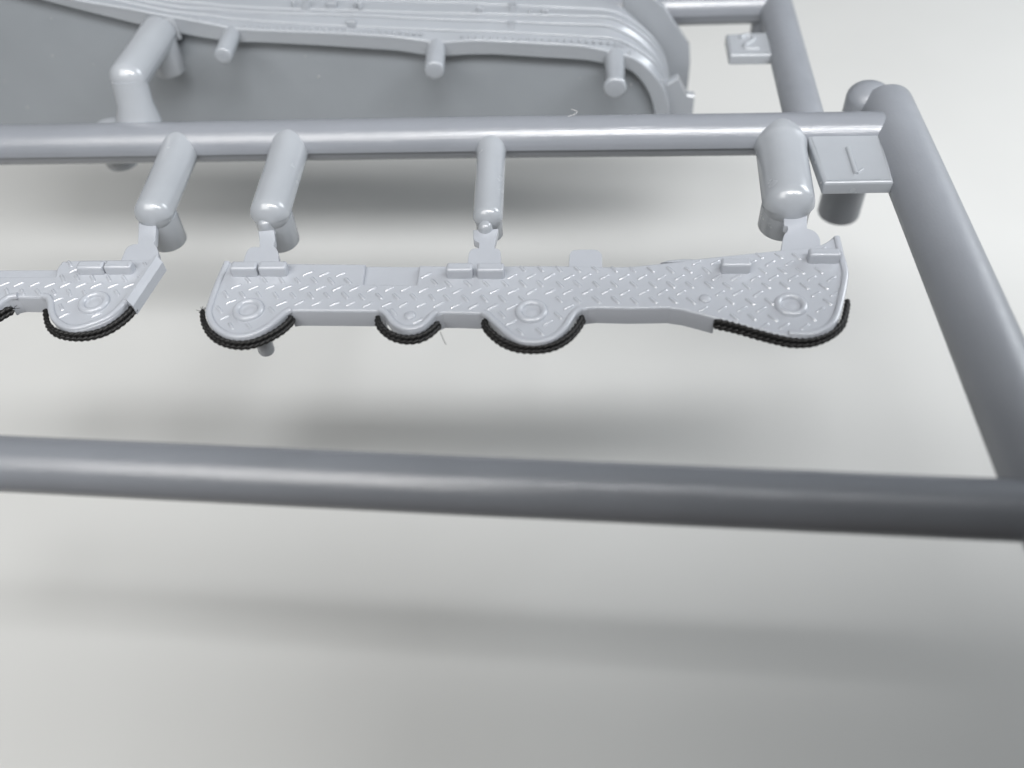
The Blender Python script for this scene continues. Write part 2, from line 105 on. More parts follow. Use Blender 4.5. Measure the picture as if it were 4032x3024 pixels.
 'rivets': [[-3.0186,0.935,3.6224],[-2.9576,0.935,3.6173],[-2.8964,0.935,3.6127],[-2.8353,0.935,3.6082],[-2.7741,0.935,3.6039],[-2.7129,0.935,3.5996],[-2.6517,0.935,3.5954],[-2.5905,0.935,3.5912],[-2.5293,0.935,3.5871],[-2.4681,0.935,3.583],[-2.4069,0.935,3.5789],[-2.3458,0.935,3.5749],[-2.2846,0.935,3.5709],[-2.2235,0.935,3.5669],[-2.1624,0.935,3.563],[-2.1013,0.935,3.5591],[-2.0402,0.935,3.5551],[-1.9791,0.935,3.5512],[-1.9181,0.935,3.5474],[-1.8571,0.935,3.5435],[-1.7961,0.935,3.5396],[-1.7351,0.935,3.5358],[-1.6741,0.935,3.532],[-1.6131,0.935,3.5282],[-1.5522,0.935,3.5244],[-1.4913,0.935,3.5206],[-1.4304,0.935,3.5168],[-3.5909,0.935,3.727],[-3.5085,0.935,3.7097],[-3.426,0.935,3.6924],[-3.3433,0.935,3.675],[-3.2605,0.935,3.6577],[-1.0546,0.935,3.4812],[-0.9884,0.935,3.4772],[-0.9222,0.935,3.4732],[-0.856,0.935,3.4692],[-0.7899,0.935,3.4652],[-0.7237,0.935,3.4611],[-0.6576,0.935,3.4571],[-0.5916,0.935,3.4531],[-0.5255,0.935,3.4491],[-0.4595,0.935,3.4451],[-0.3935,0.935,3.4411],[-0.3275,0.935,3.4371],[-0.2616,0.935,3.4331],[-0.1956,0.935,3.4291],[-0.1297,0.935,3.4251],[-0.0639,0.935,3.4211],[0.002,0.935,3.4171],[0.0678,0.935,3.4131],[0.1336,0.935,3.4091],[0.1994,0.935,3.4051],[0.2651,0.935,3.4011],[0.3308,0.935,3.3971],[0.3965,0.935,3.3931],[0.4575,0.935,3.2957],[0.5196,0.935,3.2386],[0.5824,0.935,3.1811],[0.6457,0.935,3.123],[0.7096,0.935,3.0644],[0.7741,0.935,3.0052]],
 'h_studs': [[-2.0669,1.02,3.5976],[-2.2599,1.19,3.6914]],
 'h_slats': [[-2.4906,1.18,3.729],[-2.4942,1.175,3.7077],[-2.5037,1.17,3.6866],[-0.6137,1.29,3.6106],[-0.6089,1.24,3.5853],[-0.6066,1.19,3.5795],[-0.6123,1.08,3.5354],[-0.6147,1.055,3.5076],[-0.6214,1.03,3.4846]],
 'h_chips': [[-2.0004,1.18,3.6942],[-2.0415,1.19,3.702],[-0.8806,1.19,3.607],[-0.9143,1.19,3.6197],[-0.4432,1.19,3.5794],[-0.3287,1.2,3.5778],[-0.2941,1.19,3.575],[-2.6122,1.19,3.7196]],
 'fibres': [[[-0.0891,-0.2246,3.385],[-0.0441,-0.2014,3.385],[-0.0179,-0.1683,3.385],[-0.0142,-0.148,3.385],[-0.037,-0.1339,3.385],[-0.0615,-0.1169,3.385]],[[-0.9419,-2.4599,3.135],[-0.9277,-2.4963,3.135],[-0.9103,-2.5383,3.135],[-0.8916,-2.5776,3.135]]],
 'YR': 0.9,
 'dust': [[-4.8331,0.983,3.7051,0.008],[-4.9795,0.983,3.3423,0.01],[-5.4749,0.983,2.7972,0.012],[-5.5691,0.983,3.088,0.007],[-2.5497,0.983,3.2892,0.008],[-2.4685,0.983,3.08,0.012],[-2.8987,0.983,3.1339,0.007],[0.5259,0.983,2.9967,0.012],[0.4876,0.983,2.9398,0.011],[0.0079,0.983,3.0163,0.006],[-1.8133,0.983,2.7646,0.007],[-4.6161,0.983,3.2442,0.007]],
 'foot_far': [2.4481,0.2107,3.2],
 'foot_len': 1.24,
 'long_under': [-2.2548,-2.3767],
 'long_lug': [[-2.068,-2.1182],[-1.9905,-2.118],[-1.9694,-2.2226],[-2.0461,-2.2229]],
 'low_pad': [-4.1615,0.03,2.7955],
 'long_ribs': [[[-2.0201,-2.3051],[-1.9766,-2.2960999999999996],[-1.3982,-2.3],[-1.3492,-2.3289],[-1.3492,-2.2569000000000004],[-1.3982,-2.228],[-1.9766,-2.2241],[-2.0201,-2.2331000000000003]],[[-0.9825,-2.3468],[-0.9327,-2.3154],[-0.8425,-2.3156999999999996],[-0.6654,-2.3221999999999996],[-0.6153,-2.3526],[-0.6153,-2.2806],[-0.6654,-2.2502],[-0.8425,-2.2437],[-0.9327,-2.2434000000000003],[-0.9825,-2.2748000000000004]],[[-0.0055,-2.3284999999999996],[0.0259,-2.2912],[0.0734,-2.2695],[0.1368,-2.2624999999999997],[0.3656,-2.2689999999999997],[0.6329,-2.2617],[0.6484,-2.2672999999999996],[0.7255,-2.2817999999999996],[0.8013,-2.3097999999999996],[0.9136,-2.3539999999999996],[0.9346,-2.3606],[0.9346,-2.2886],[0.9136,-2.282],[0.8013,-2.2378],[0.7255,-2.2098],[0.6484,-2.1953],[0.6329,-2.1897],[0.3656,-2.197],[0.1368,-2.1905],[0.0734,-2.1975000000000002],[0.0259,-2.2192000000000003],[-0.0055,-2.2565]]],
 'short_ribs': [[[-4.1444,-2.1971999999999996],[-4.1258,-2.1731999999999996],[-4.0833,-2.1597999999999997],[-3.8845,-2.1651],[-3.841,-2.1902999999999997],[-3.841,-2.1183],[-3.8845,-2.0931],[-4.0833,-2.0878],[-4.1258,-2.1012],[-4.1444,-2.1252]]],
 'nubs': {"1":[[-2.4255,-1.3267,3.19],0.062,0.05],"2":[[-0.7019,-1.3956,3.19],0.06,0.06]},
 'phone': [-1.8,13.0,-3.0,2.85,0.9]
}
H = D['H']
ZP, ZG, YR = D['ZP'], D['ZG'], D['YR']

# ------------------------------------------------------------------ materials
def nodes_of(name):
    m = bpy.data.materials.new(name)
    m.use_nodes = True
    nt = m.node_tree
    return m, nt, nt.nodes['Principled BSDF']

def noise(nt, coord, scale, detail=3, rough=0.55, stretch=(1, 1, 1)):
    mp = nt.nodes.new('ShaderNodeMapping')
    mp.inputs['Scale'].default_value = stretch
    nt.links.new(coord, mp.inputs['Vector'])
    n = nt.nodes.new('ShaderNodeTexNoise')
    n.inputs['Scale'].default_value = scale
    n.inputs['Detail'].default_value = detail
    n.inputs['Roughness'].default_value = rough
    nt.links.new(mp.outputs[0], n.inputs['Vector'])
    return n.outputs['Fac']

def ramp(nt, fac, a, b, p0=0.3, p1=0.7):
    r = nt.nodes.new('ShaderNodeMapRange')
    r.inputs['From Min'].default_value = p0
    r.inputs['From Max'].default_value = p1
    r.inputs['To Min'].default_value = a
    r.inputs['To Max'].default_value = b
    nt.links.new(fac, r.inputs['Value'])
    return r.outputs[0]

def plastic(name, col, rough=(0.30, 0.42), stretch=None, bump=0.25, scr=0.0, sss=0.12, ior=1.68):
    m, nt, p = nodes_of(name)
    geo = nt.nodes.new('ShaderNodeNewGeometry').outputs['Position']
    mix = nt.nodes.new('ShaderNodeMix'); mix.data_type = 'RGBA'
    mix.inputs['A'].default_value = (*[c * 0.97 for c in col], 1)
    mix.inputs['B'].default_value = (*[min(1, c * 1.03) for c in col], 1)
    nt.links.new(ramp(nt, noise(nt, geo, 2.2, 4), 0, 1), mix.inputs['Factor'])
    nt.links.new(mix.outputs['Result'], p.inputs['Base Color'])
    nt.links.new(ramp(nt, noise(nt, geo, 6, 4), *rough), p.inputs['Roughness'])
    p.inputs['IOR'].default_value = ior
    p.inputs['Subsurface Weight'].default_value = sss
    p.inputs['Subsurface Radius'].default_value = (1.0, 1.0, 1.0)
    p.inputs['Subsurface Scale'].default_value = 0.025
    b = nt.nodes.new('ShaderNodeBump')
    b.inputs['Strength'].default_value = bump
    b.inputs['Distance'].default_value = 0.004
    nt.links.new(noise(nt, geo, 55, 3, 0.6), b.inputs['Height'])
    last = b
    if stretch:
        b2 = nt.nodes.new('ShaderNodeBump')
        b2.inputs['Strength'].default_value = scr
        b2.inputs['Distance'].default_value = 0.004
        nt.links.new(noise(nt, geo, 60, 3, 0.6, stretch), b2.inputs['Height'])
        nt.links.new(b.outputs[0], b2.inputs['Normal'])
        last = b2
    nt.links.new(last.outputs[0], p.inputs['Normal'])
    return m

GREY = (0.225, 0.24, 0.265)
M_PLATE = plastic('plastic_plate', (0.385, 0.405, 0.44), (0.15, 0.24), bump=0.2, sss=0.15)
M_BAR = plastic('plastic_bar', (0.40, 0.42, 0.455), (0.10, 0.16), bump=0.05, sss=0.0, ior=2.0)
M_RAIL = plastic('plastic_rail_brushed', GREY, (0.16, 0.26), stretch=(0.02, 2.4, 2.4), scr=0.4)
M_RAIL_Y = plastic('plastic_rail_satin', GREY, (0.36, 0.5), stretch=(2.0, 0.15, 2.0), scr=0.15)
M_RUN = plastic('plastic_runner', (0.325, 0.345, 0.37), (0.18, 0.28), stretch=(2.4, 0.03, 2.4), scr=0.05, bump=0.12)
M_HULL = plastic('plastic_hull', (0.29, 0.31, 0.335), (0.12, 0.20), bump=0.2)
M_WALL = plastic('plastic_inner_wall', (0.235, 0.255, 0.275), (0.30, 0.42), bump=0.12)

def simple(name, col, rough, bump=0.0, scale=200.0, spec=0.5, vary=0.14):
    m, nt, p = nodes_of(name)
    geo = nt.nodes.new('ShaderNodeNewGeometry').outputs['Position']
    p.inputs['Roughness'].default_value = rough
    p.inputs['Specular IOR Level'].default_value = spec
    mix = nt.nodes.new('ShaderNodeMix'); mix.data_type = 'RGBA'
    mix.inputs['A'].default_value = (*[c * (1 - vary) for c in col], 1)
    mix.inputs['B'].default_value = (*[min(1, c * (1 + vary)) for c in col], 1)
    n = noise(nt, geo, scale, 3)
    nt.links.new(ramp(nt, n, 0, 1), mix.inputs['Factor'])
    nt.links.new(mix.outputs['Result'], p.inputs['Base Color'])
    if bump:
        b = nt.nodes.new('ShaderNodeBump')
        b.inputs['Strength'].default_value = bump
        b.inputs['Distance'].default_value = 0.003
        nt.links.new(n, b.inputs['Height'])
        nt.links.new(b.outputs[0], p.inputs['Normal'])
    return m

M_CORD = simple('black_thread', (0.006, 0.006, 0.006), 0.48, 0.4, 150, 0.4)
M_HAIR = simple('pale_fibre', (0.42, 0.42, 0.42), 0.6)
M_DARKHAIR = simple('dark_fibre', (0.03, 0.03, 0.03), 0.5)
M_TABLE = simple('white_table', (0.62, 0.625, 0.612), 0.6, 0.0, 0.25, 0.3, 0.03)

M_PHONE = simple('phone_black', (0.02, 0.02, 0.022), 0.35, 0.0, 5, 0.5)
M_DESK = simple('dark_desk', (0.05, 0.035, 0.025), 0.5, 0.1, 1.5, 0.4)

# ------------------------------------------------------------------ helpers
BASE = {}
def link(o):
    scene.collection.objects.link(o)
    return o

def thing(name, label, cat, loc, group=None):
    o = link(bpy.data.objects.new(name, None))
    o.location = loc
    o.empty_display_size = 0.1
    o['label'] = label; o['category'] = cat
    if group: o['group'] = group
    BASE[o] = Vector(loc)
    return o

def place(name, me, origin, parent):
    o = link(bpy.data.objects.new(name, me))
    o.location = origin - BASE[parent] if parent else origin
    if parent: o.parent = parent
    BASE[o] = Vector(origin)
    return o

def solid(name, verts, faces, mat, parent=None, angle=38):
    c = sum((Vector(v) for v in verts), Vector()) / len(verts)
    me = bpy.data.meshes.new(name)
    me.from_pydata([Vector(v) - c for v in verts], [], faces)
    me.materials.append(mat)
    me.validate()
    me.update()
    for p in me.polygons: p.use_smooth = True
    me.set_sharp_from_angle(angle=math.radians(angle))
    o = place(name, me, c, parent)
    return o

def ring_faces(nr, nc, closed=True, cap=True):
    f = []
    for i in range(nr - 1):
        for k in range(nc if closed else nc - 1):
            a = i * nc + k; b = i * nc + (k + 1) % nc
            f.append((a, b, b + nc, a + nc))
    if cap:
        f.append(tuple(reversed(range(nc))))
        f.append(tuple((nr - 1) * nc + k for k in range(nc)))
    return f

def profile(n, lower):
    pts = [(math.cos(math.pi * k / n), math.sin(math.pi * k / n)) for k in range(n + 1)]
    pts += [(lower * math.cos(math.pi + math.pi * k / n), lower * math.sin(math.pi + math.pi * k / n)) for k in range(n + 1)]
    return pts

def rod(name, path, radius, mat, parent, dome=(0, 0), lower=0.94, n=18, wobble=0.0):
    """A moulded runner: two half-round mould halves meeting in a parting step."""
    path = [Vector(p) for p in path]
    m = len(path)
    rad = radius if isinstance(radius, (list, tuple)) else [radius] * m
    tang = []
    for i in range(m):
        a = path[max(0, i - 1)]; b = path[min(m - 1, i + 1)]
        tang.append((b - a).normalized())
    st = []
    if dome[0]:
        for k in range(8, 0, -1):
            th = math.pi / 2 * k / 8.0
            st.append((path[0] - tang[0] * rad[0] * dome[0] * math.sin(th), max(rad[0] * math.cos(th), 1e-4), tang[0]))
    for i in range(m):
        st.append((path[i], rad[i], tang[i]))
        if i < m - 1:
            seg = (path[i + 1] - path[i]).length
            q = int(seg / 0.25)
            for k in range(1, q):
                t = k / q
                st.append((path[i].lerp(path[i + 1], t), (rad[i] * (1 - t) + rad[i + 1] * t) * (1 + wobble * random.uniform(-1, 1)), tang[i].lerp(tang[i + 1], t).normalized()))
    if dome[1]:
        for k in range(1, 9):
            th = math.pi / 2 * k / 8.0
            st.append((path[-1] + tang[-1] * rad[-1] * dome[1] * math.sin(th), max(rad[-1] * math.cos(th), 1e-4), tang[-1]))
    pr = profile(n, lower)
    vs = []
    for p, r, t in st:
        up = Vector((0, 0, 1)) if abs(t.z) < 0.8 else Vector((0, -1, 0))
        s = t.cross(up).normalized()
        u = s.cross(t).normalized()
        for a, b in pr:
            vs.append(p + s * (a * r) + u * (b * r))
    return solid(name, vs, ring_faces(len(st), len(pr)), mat, parent, 50)

def lathe(name, centre, prof, mat, parent, axis='z', n=36, angle=38):
    """prof: (radius, height) pairs from bottom to top."""
    c = Vector(centre)
    vs = []
    for r, h in prof:
        for k in range(n):
            a = 2 * math.pi * k / n
            x, y = r * math.cos(a), r * math.sin(a)
            vs.append(c + (Vector((x, y, h)) if axis == 'z' else Vector((x, -h, y))))
    return solid(name, vs, ring_faces(len(prof), n), mat, parent, angle)

def pad(name, centre, r, length, mat, parent):
    b = 0.018
    return lathe(name, centre, [(r * 0.3, -length), (r - b, -length), (r - b * 0.4, -length + b * 0.4), (r, -length + b), (r * 1.0, -0.02), (r * 0.5, 0.02)], mat, parent, angle=50)

def area2(p):
    return sum(p[i - 1][0] * p[i][1] - p[i][0] * p[i - 1][1] for i in range(len(p)))

def smooth_outline(p, sub=4, limit=52):
    n = len(p); P = [Vector((q[0], q[1])) for q in p]
    sharp = []
    for i in range(n):
        a = P[i] - P[i - 1]; b = P[(i + 1) % n] - P[i]
        sharp.append(math.degrees(a.angle(b, 0)) > limit)
    out = []
    for i in range(n):
        p1, p2 = P[i], P[(i + 1) % n]
        p0 = p1 * 2 - p2 if sharp[i] else P[i - 1]
        p3 = p2 * 2 - p1 if sharp[(i + 1) % n] else P[(i + 2) % n]
        L = (p2 - p1).length
        k = 1 if L < 0.012 else (sub if L < 0.5 else 2)
        m1 = (p2 - p0); m2 = (p3 - p1)
        # keep tangents no longer than the span so long straights stay straight
        m1 = m1.normalized() * L if m1.length > 1e-6 else m1
        m2 = m2.normalized() * L if m2.length > 1e-6 else m2
        for s in range(k):
            t = s / k
            h = (2*t**3 - 3*t**2 + 1) * p1 + (t**3 - 2*t**2 + t) * m1 + (-2*t**3 + 3*t**2) * p2 + (t**3 - t**2) * m2
            out.append((h.x, h.y))
    return out

def offset_outline(o, d):
    """Move a counter-clockwise outline inwards by d."""
    n = len(o); out = []
    for i in range(n):
        p0, p1, p2 = Vector(o[i - 1]), Vector(o[i]), Vector(o[(i + 1) % n])
        a = (p1 - p0).normalized(); b = (p2 - p1).normalized()
        na = Vector((-a.y, a.x)); nb = Vector((-b.y, b.x))
        m = na + nb
        k = m.dot(na)
        m = m / k if k > 0.35 else m.normalized() * 1.4
        q = p1 + m * d
        out.append((q.x, q.y))
    return out

def prism(name, outline, z0, z1, mat, parent, bevel=(0.012, 3), smooth=True, taper=0.0):
    """A flat moulding with rounded upper and lower edges."""
    o = smooth_outline(outline) if smooth else [tuple(q[:2]) for q in outline]
    if area2(o) < 0: o = o[::-1]
    if not smooth:                                    # round the plan corners of small blocks
        r = min(bevel[0] * 1.2, 0.02); q = []
        n = len(o)
        for i in range(n):
            p0, p1, p2 = Vector(o[i - 1]), Vector(o[i]), Vector(o[(i + 1) % n])
            a = p1 + (p0 - p1).normalized() * r; c = p1 + (p2 - p1).normalized() * r
            for t in (0, 0.33, 0.67, 1):
                h = a * (1 - t) ** 2 + p1 * 2 * t * (1 - t) + c * t * t
                q.append((h.x, h.y))
        o = q
    n = len(o)
    w, k = bevel
    rings = []
    lo = min(w, 0.006)
    rings.append((offset_outline(o, lo), z0))
    rings.append((o, z0 + lo))
    for j in range(k + 1):
        th = math.pi / 2 * j / k
        rings.append((offset_outline(o, w * (1 - math.cos(th))) if j else o, z1 - w + w * math.sin(th)))
    rings.append((offset_outline(o, w + 0.003), z1))
    vs = [(x, y, z) for ring, z in rings for x, y in ring]
    f = ring_faces(len(rings), n, cap=False)
    tri = tessellate_polygon([[Vector((x, y, 0)) for x, y in rings[-1][0]]])
    base = (len(rings) - 1) * n
    def ccw(t, ring):
        (ax, ay), (bx, by), (cx, cy) = ring[t[0]], ring[t[1]], ring[t[2]]
        return t if (bx - ax) * (cy - ay) - (by - ay) * (cx - ax) > 0 else (t[0], t[2], t[1])
    for t in tri:
        t = ccw(tuple(t), rings[-1][0])
        f.append(tuple(base + v for v in t))
        f.append((t[2], t[1], t[0]))
    ob = solid(name, vs, f, mat, parent, 32)
    return ob

def slab_y(name, outline, y0, y1, mat, parent, bevel=(0.01, 2)):
    """A plate standing upright: outline in x and z, from y0 back to y1."""
    o = [(q[0], q[2]) for q in outline]
    if area2(o) < 0: o = o[::-1]
    n = len(o)
    w = bevel[0] if bevel else 0.0
    inn = offset_outline(o, w) if w else o
    rings = [(inn, y0), (o, y0 + w), (o, y1)] if w else [(o, y0), (o, y1)]
    vs = [(x, y, z) for ring, y in rings for x, z in ring]
    f = [q[::-1] for q in ring_faces(len(rings), n, cap=False)]
    f = [q[::-1] for q in f]
    base = (len(rings) - 1) * n
    for t in tessellate_polygon([[Vector((x, z, 0)) for x, z in inn]]):
        (ax, ay), (bx, by), (cx, cy) = inn[t[0]], inn[t[1]], inn[t[2]]
        t = tuple(t) if (bx - ax) * (cy - ay) - (by - ay) * (cx - ax) > 0 else (t[0], t[2], t[1])
        f.append(t)
        f.append(tuple(base + v for v in t[::-1]))
    return solid(name, vs, f, mat, parent, 32)

def catmull(pts, step):
    P = [Vector(p) for p in pts]
    out = []
    for i in range(len(P) - 1):
        p1, p2 = P[i], P[i + 1]
        p0 = P[i - 1] if i else p1 * 2 - p2
        p3 = P[i + 2] if i + 2 < len(P) else p2 * 2 - p1
        k = max(1, int((p2 - p1).length / step))
        for s in range(k):
            t = s / k
            out.append(0.5 * ((2 * p1) + (p2 - p0) * t + (2 * p0 - 5 * p1 + 4 * p2 - p3) * t * t + (3 * p1 - p0 - 3 * p2 + p3) * t ** 3))
    out.append(P[-1])
    return out

def resample(pts, n):
    L = [0.0]
    for a, b in zip(pts[:-1], pts[1:]): L.append(L[-1] + (b - a).length)
    out = []; j = 0
    for k in range(n):
        s = L[-1] * k / (n - 1)
        while j < len(pts) - 2 and L[j + 1] < s: j += 1
        d = L[j + 1] - L[j]
        out.append(pts[j].lerp(pts[j + 1], (s - L[j]) / d if d > 1e-9 else 0))
    return out

# ------------------------------------------------------------------ the setting
def sheet(name, x0, x1, y0, y1, z0, z1, mat, label):
    vs = [(x0, y0, z1), (x1, y0, z1), (x1, y1, z1), (x0, y1, z1), (x0, y0, z0), (x1, y0, z0), (x1, y1, z0), (x0, y1, z0)]
    f = [(0, 1, 2, 3), (7, 6, 5, 4), (0, 4, 5, 1), (1, 5, 6, 2), (2, 6, 7, 3), (3, 7, 4, 0)]
    o = solid(name, vs, f, mat)
    o['label'] = label
    o['kind'] = 'structure'
sheet('white_board', -30, 30, -5.4, 40, -0.2, 0, M_TABLE, 'plain white board, out of focus below the grey plastic frame')
sheet('desk', -80, 80, -60, 80, -3.0, -0.204, M_DESK, 'dark desk under the white board')

# ------------------------------------------------------------------ sprue frame
frame = thing('sprue_frame', 'light grey plastic sprue frame of round rails with numbered tabs and stubby runners', 'sprue', (0, -1.5, H - 1.0))
R0 = 0.18
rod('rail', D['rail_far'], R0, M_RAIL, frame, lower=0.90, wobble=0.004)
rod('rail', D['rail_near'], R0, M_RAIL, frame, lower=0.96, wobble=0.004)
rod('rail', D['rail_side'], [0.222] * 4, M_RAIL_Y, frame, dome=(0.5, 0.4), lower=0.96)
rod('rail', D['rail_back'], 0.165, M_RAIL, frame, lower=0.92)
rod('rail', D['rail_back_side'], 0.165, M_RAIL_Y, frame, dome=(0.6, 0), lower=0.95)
pads = [(0.15, 0.33), (0.155, 0.33), (0.105, 0.22), (0.19, 0.27)]
for (a, b, r), (pr, pl) in zip(D['runners'], pads):
    A_, B_ = Vector(a), Vector(b)
    tt = (B_ - A_).normalized()
    run = rod('runner', [A_, A_ + tt * 0.185, A_ + tt * 0.21, A_ + tt * 0.245, A_ + tt * 0.30, B_], [min(r * 0.98, 0.172), r * 1.06, r * 1.04, r * 1.02, r, r * 0.98], M_RUN, frame, dome=(0, 0.75), lower=0.93)
    pad('ejector_pad', (b[0], b[1] + 0.05, H - 0.03), pr * 0.97, pl - 0.03, M_RUN, run)
for i, (p, r, hgt) in D['nubs'].items():
    q = [o for o in frame.children if o.name.startswith('runner')][int(i)]
    lathe('nub', p, [(r * 1.1, -0.1)] + [(max(r * 0.9 * math.cos(k * math.pi / 12), 0.001), 0.8 * hgt * math.sin(k * math.pi / 12)) for k in range(7)], M_RUN, q, n=20, angle=60)
# corner feet
fs = D['foot_far']
fr = 0.19; fl_ = D['foot_len'] - 0.06
lathe('corner_foot', (fs[0], fs[1], H), [(0.05, -fl_), (fr - 0.02, -fl_), (fr - 0.006, -fl_ + 0.006), (fr, -fl_ + 0.02)] + [(max(fr * math.cos(k * math.pi / 16), 0.001), 0.04 + fr * 0.72 * math.sin(k * math.pi / 16)) for k in range(9)], M_RAIL_Y, frame, angle=50)
fb = D['rail_back_side'][0]
pad('corner_foot', (fb[0] - 0.05, fb[1] + 0.0, H), 0.15, 0.33, M_RAIL_Y, frame)
# raised runner that bends down into the far rail
h, e = Vector(D['elbow'][0]), Vector(D['elbow'][1])
up_run = rod('raised_runner', [h, e], 0.158, M_RUN, frame, dome=(0.6, 0.85), lower=0.95)
pad('ejector_pad', (h.x, h.y - 0.03, h.z), 0.145, 0.36, M_RUN, up_run)
rod('post', [e + Vector((0, 0, 0.0)), (e.x, e.y - 0.05, H + 0.22), (e.x - 0.01, e.y - 0.08, H + 0.08), (e.x - 0.02, e.y - 0.1, H - 0.05)], [0.15, 0.152, 0.19, 0.2], M_RUN, up_run, lower=0.98)
lp = D['low_pad']
pad('ejector_pad', (lp[0], lp[1], H), 0.15, H - lp[2], M_RUN, up_run)
gx = h + Vector((0.06, 0.16, 0.02))
prism('gate', [(gx.x - 0.09, gx.y - 0.1), (gx.x + 0.10, gx.y - 0.1), (gx.x + 0.10, YR + 0.05), (gx.x - 0.09, YR + 0.05)], h.z - 0.10, h.z + 0.115, M_RUN, up_run, smooth=False, bevel=(0.02, 3))

def stroke(name, pts, z, w, hgt, mat, parent):
    P = catmull([(p[0], p[1], z) for p in pts], 0.015)
    vs = []
    for i, p in enumerate(P):
        t = (P[min(i + 1, len(P) - 1)] - P[max(i - 1, 0)]).normalized()
        s = Vector((t.y, -t.x, 0))
        for a, b in ((1, -0.5), (0.8, 0.75), (0.35, 1.0), (-0.35, 1.0), (-0.8, 0.75), (-1, -0.5)):
            vs.append(p + s * (a * w) + Vector((0, 0, b * hgt)))
    return solid(name, vs, ring_faces(len(P), 6), mat, parent, 60)

t1 = prism('number_tab', D['tab_one'], H - 0.02, H + 0.09, M_RUN, frame, smooth=False, bevel=(0.026, 4))
stroke('raised_digit', D['digit_one'], H + 0.09, 0.021, 0.020, M_RUN, t1)
stroke('raised_serif', D['digit_one_b'], H + 0.09, 0.012, 0.010, M_RUN, t1)
t2 = prism('number_tab', D['tab_two'], H - 0.05, H + 0.05, M_RUN, frame, smooth=False, bevel=(0.026, 4))
stroke('raised_digit', D['digit_two'], H + 0.05, 0.024, 0.020, M_RUN, t2)

# ------------------------------------------------------------------ tread plates
def bar_mesh(name, ang):
    L, W = 0.046, 0.0135
    base = []
    for sg, a0 in ((1, -90), (-1, 90)):
        for k in range(4):
            a = math.radians(a0 + 60 * k)
            base.append((sg * (L - W) + W * math.cos(a), W * math.sin(a)))
    vs = []
    for sc, z in ((1, -0.003), (0.94, 0.0015), (0.34, 0.0085), (0.12, 0.0095)):
        for x, y in base:
            sx = x - math.copysign((1 - sc) * W * 1.1, x)
            yy = y * sc
            ca, sa = math.cos(ang), math.sin(ang)
            vs.append((sx * ca - yy * sa, sx * sa + yy * ca, z))
    me = bpy.data.meshes.new(name)
    me.from_pydata(vs, [], ring_faces(4, 8))
    me.materials.append(M_BAR)
    for p in me.polygons: p.use_smooth = True
    me.set_sharp_from_angle(angle=math.radians(40))
    return me
BAR = [bar_mesh('tread_bar', math.radians(37)), bar_mesh('tread_bar', math.radians(-52))]

def box_block(parent, b):
    x0, x1, y, h, d = b
    return prism('raised_block', [(x0, y), (x1, y), (x1, y + d), (x0, y + d)], ZP - 0.01, ZP + h, M_PLATE, parent, smooth=False, bevel=(0.02, 4))

def ring_boss(parent, c):
    R = 0.088; r = 0.026
    prof = [(R + r, -0.01)]
    for k in range(0, 9):
        a = math.pi * k / 8
        prof.append((R + r * math.cos(a), r * 1.05 * math.sin(a)))
    prof += [(R - r - 0.004, -0.006), (0.05, -0.004), (0.03, 0.004), (0.001, 0.006)]
    return lathe('ring_boss', (c[0], c[1], ZP), prof, M_PLATE, parent, angle=60)

def ridge(parent, pts, w, hgt):
    P = catmull([(p[0], p[1], ZP) for p in pts], 0.02)
    vs = []
    for i, p in enumerate(P):
        t = (P[min(i + 1, len(P) - 1)] - P[max(i - 1, 0)]).normalized()
        s = Vector((t.y, -t.x, 0))
        for a, b in ((1, -0.012), (0.92, hgt * 0.55), (0.6, hgt * 0.95), (0, hgt), (-0.6, hgt * 0.95), (-0.92, hgt * 0.5), (-1, -0.012)):
            vs.append(p + s * (a * w) + Vector((0, 0, b)))
    return solid('edge_ridge', vs, ring_faces(len(P), 7), M_PLATE, parent, 70)

def tread_plate(root, key):
    prism('plate_body', D[key + '_outline'], ZP - 0.085, ZP, M_PLATE, root, bevel=(0.012, 3))
    for rb in D[key + '_ribs']:
        prism('under_rib', rb, ZP - 0.155, ZP - 0.010, M_PLATE, root, smooth=False, bevel=(0.003, 2))
    rec = D[key + '_recess']
    prism('recess_panel', rec, ZP - 0.10, ZP - 0.035, M_PLATE, root, smooth=False, bevel=(0.006, 2))
    for r in D[key + '_rims']: ridge(root, r, 0.024, 0.020)
    for b in D[key + '_blocks']: box_block(root, b)
    for c in D[key + '_rings']: ring_boss(root, c)
    for g in D[key + '_gates']:
        prism('gate_tab', g, ZG - 0.07, ZG, M_PLATE, root, bevel=(0.006, 2))
    for x, y, k in D[key + '_bars']:
        o = place('tread_bar', BAR[k], Vector((x, y, ZP)), root)
        s = random.uniform(0.9, 1.1)
        o.scale = (s, s, random.uniform(0.8, 1.15))
        o.rotation_euler.z = random.uniform(-0.05, 0.05)

lx = sum(p[0] for p in D['long_outline']) / len(D['long_outline'])
long_plate = thing('tread_plate', 'long light grey plastic tread plate with three lobes and raised bars, complete in view', 'plastic plate', (lx, -2.2, ZP - 0.15))
tread_plate(long_plate, 'long')
for c in D['long_pips']:
    lathe('round_pip', (c[0], c[1], ZP), [(0.042, -0.01), (0.040, 0.008), (0.030, 0.016), (0.001, 0.018)], M_PLATE, long_plate, n=20, angle=60)
lo = D['long_under']
lathe('locating_pin', (lo[0], lo[1], ZP - 0.12), [(0.03, -0.22), (0.055, -0.215), (0.06, -0.20), (0.06, 0)], M_PLATE, long_plate, n=20)
prism('locating_lug', D['long_lug'], ZP - 0.20, ZP - 0.12, M_PLATE, long_plate, smooth=False, bevel=(0.006, 2))
short_plate = thing('tread_plate', 'light grey plastic tread plate cut off by the left edge of the picture', 'plastic plate', (-4.0, -2.2, ZP - 0.15))
tread_plate(short_plate, 'short')
fl = D['short_flange']
vs = []
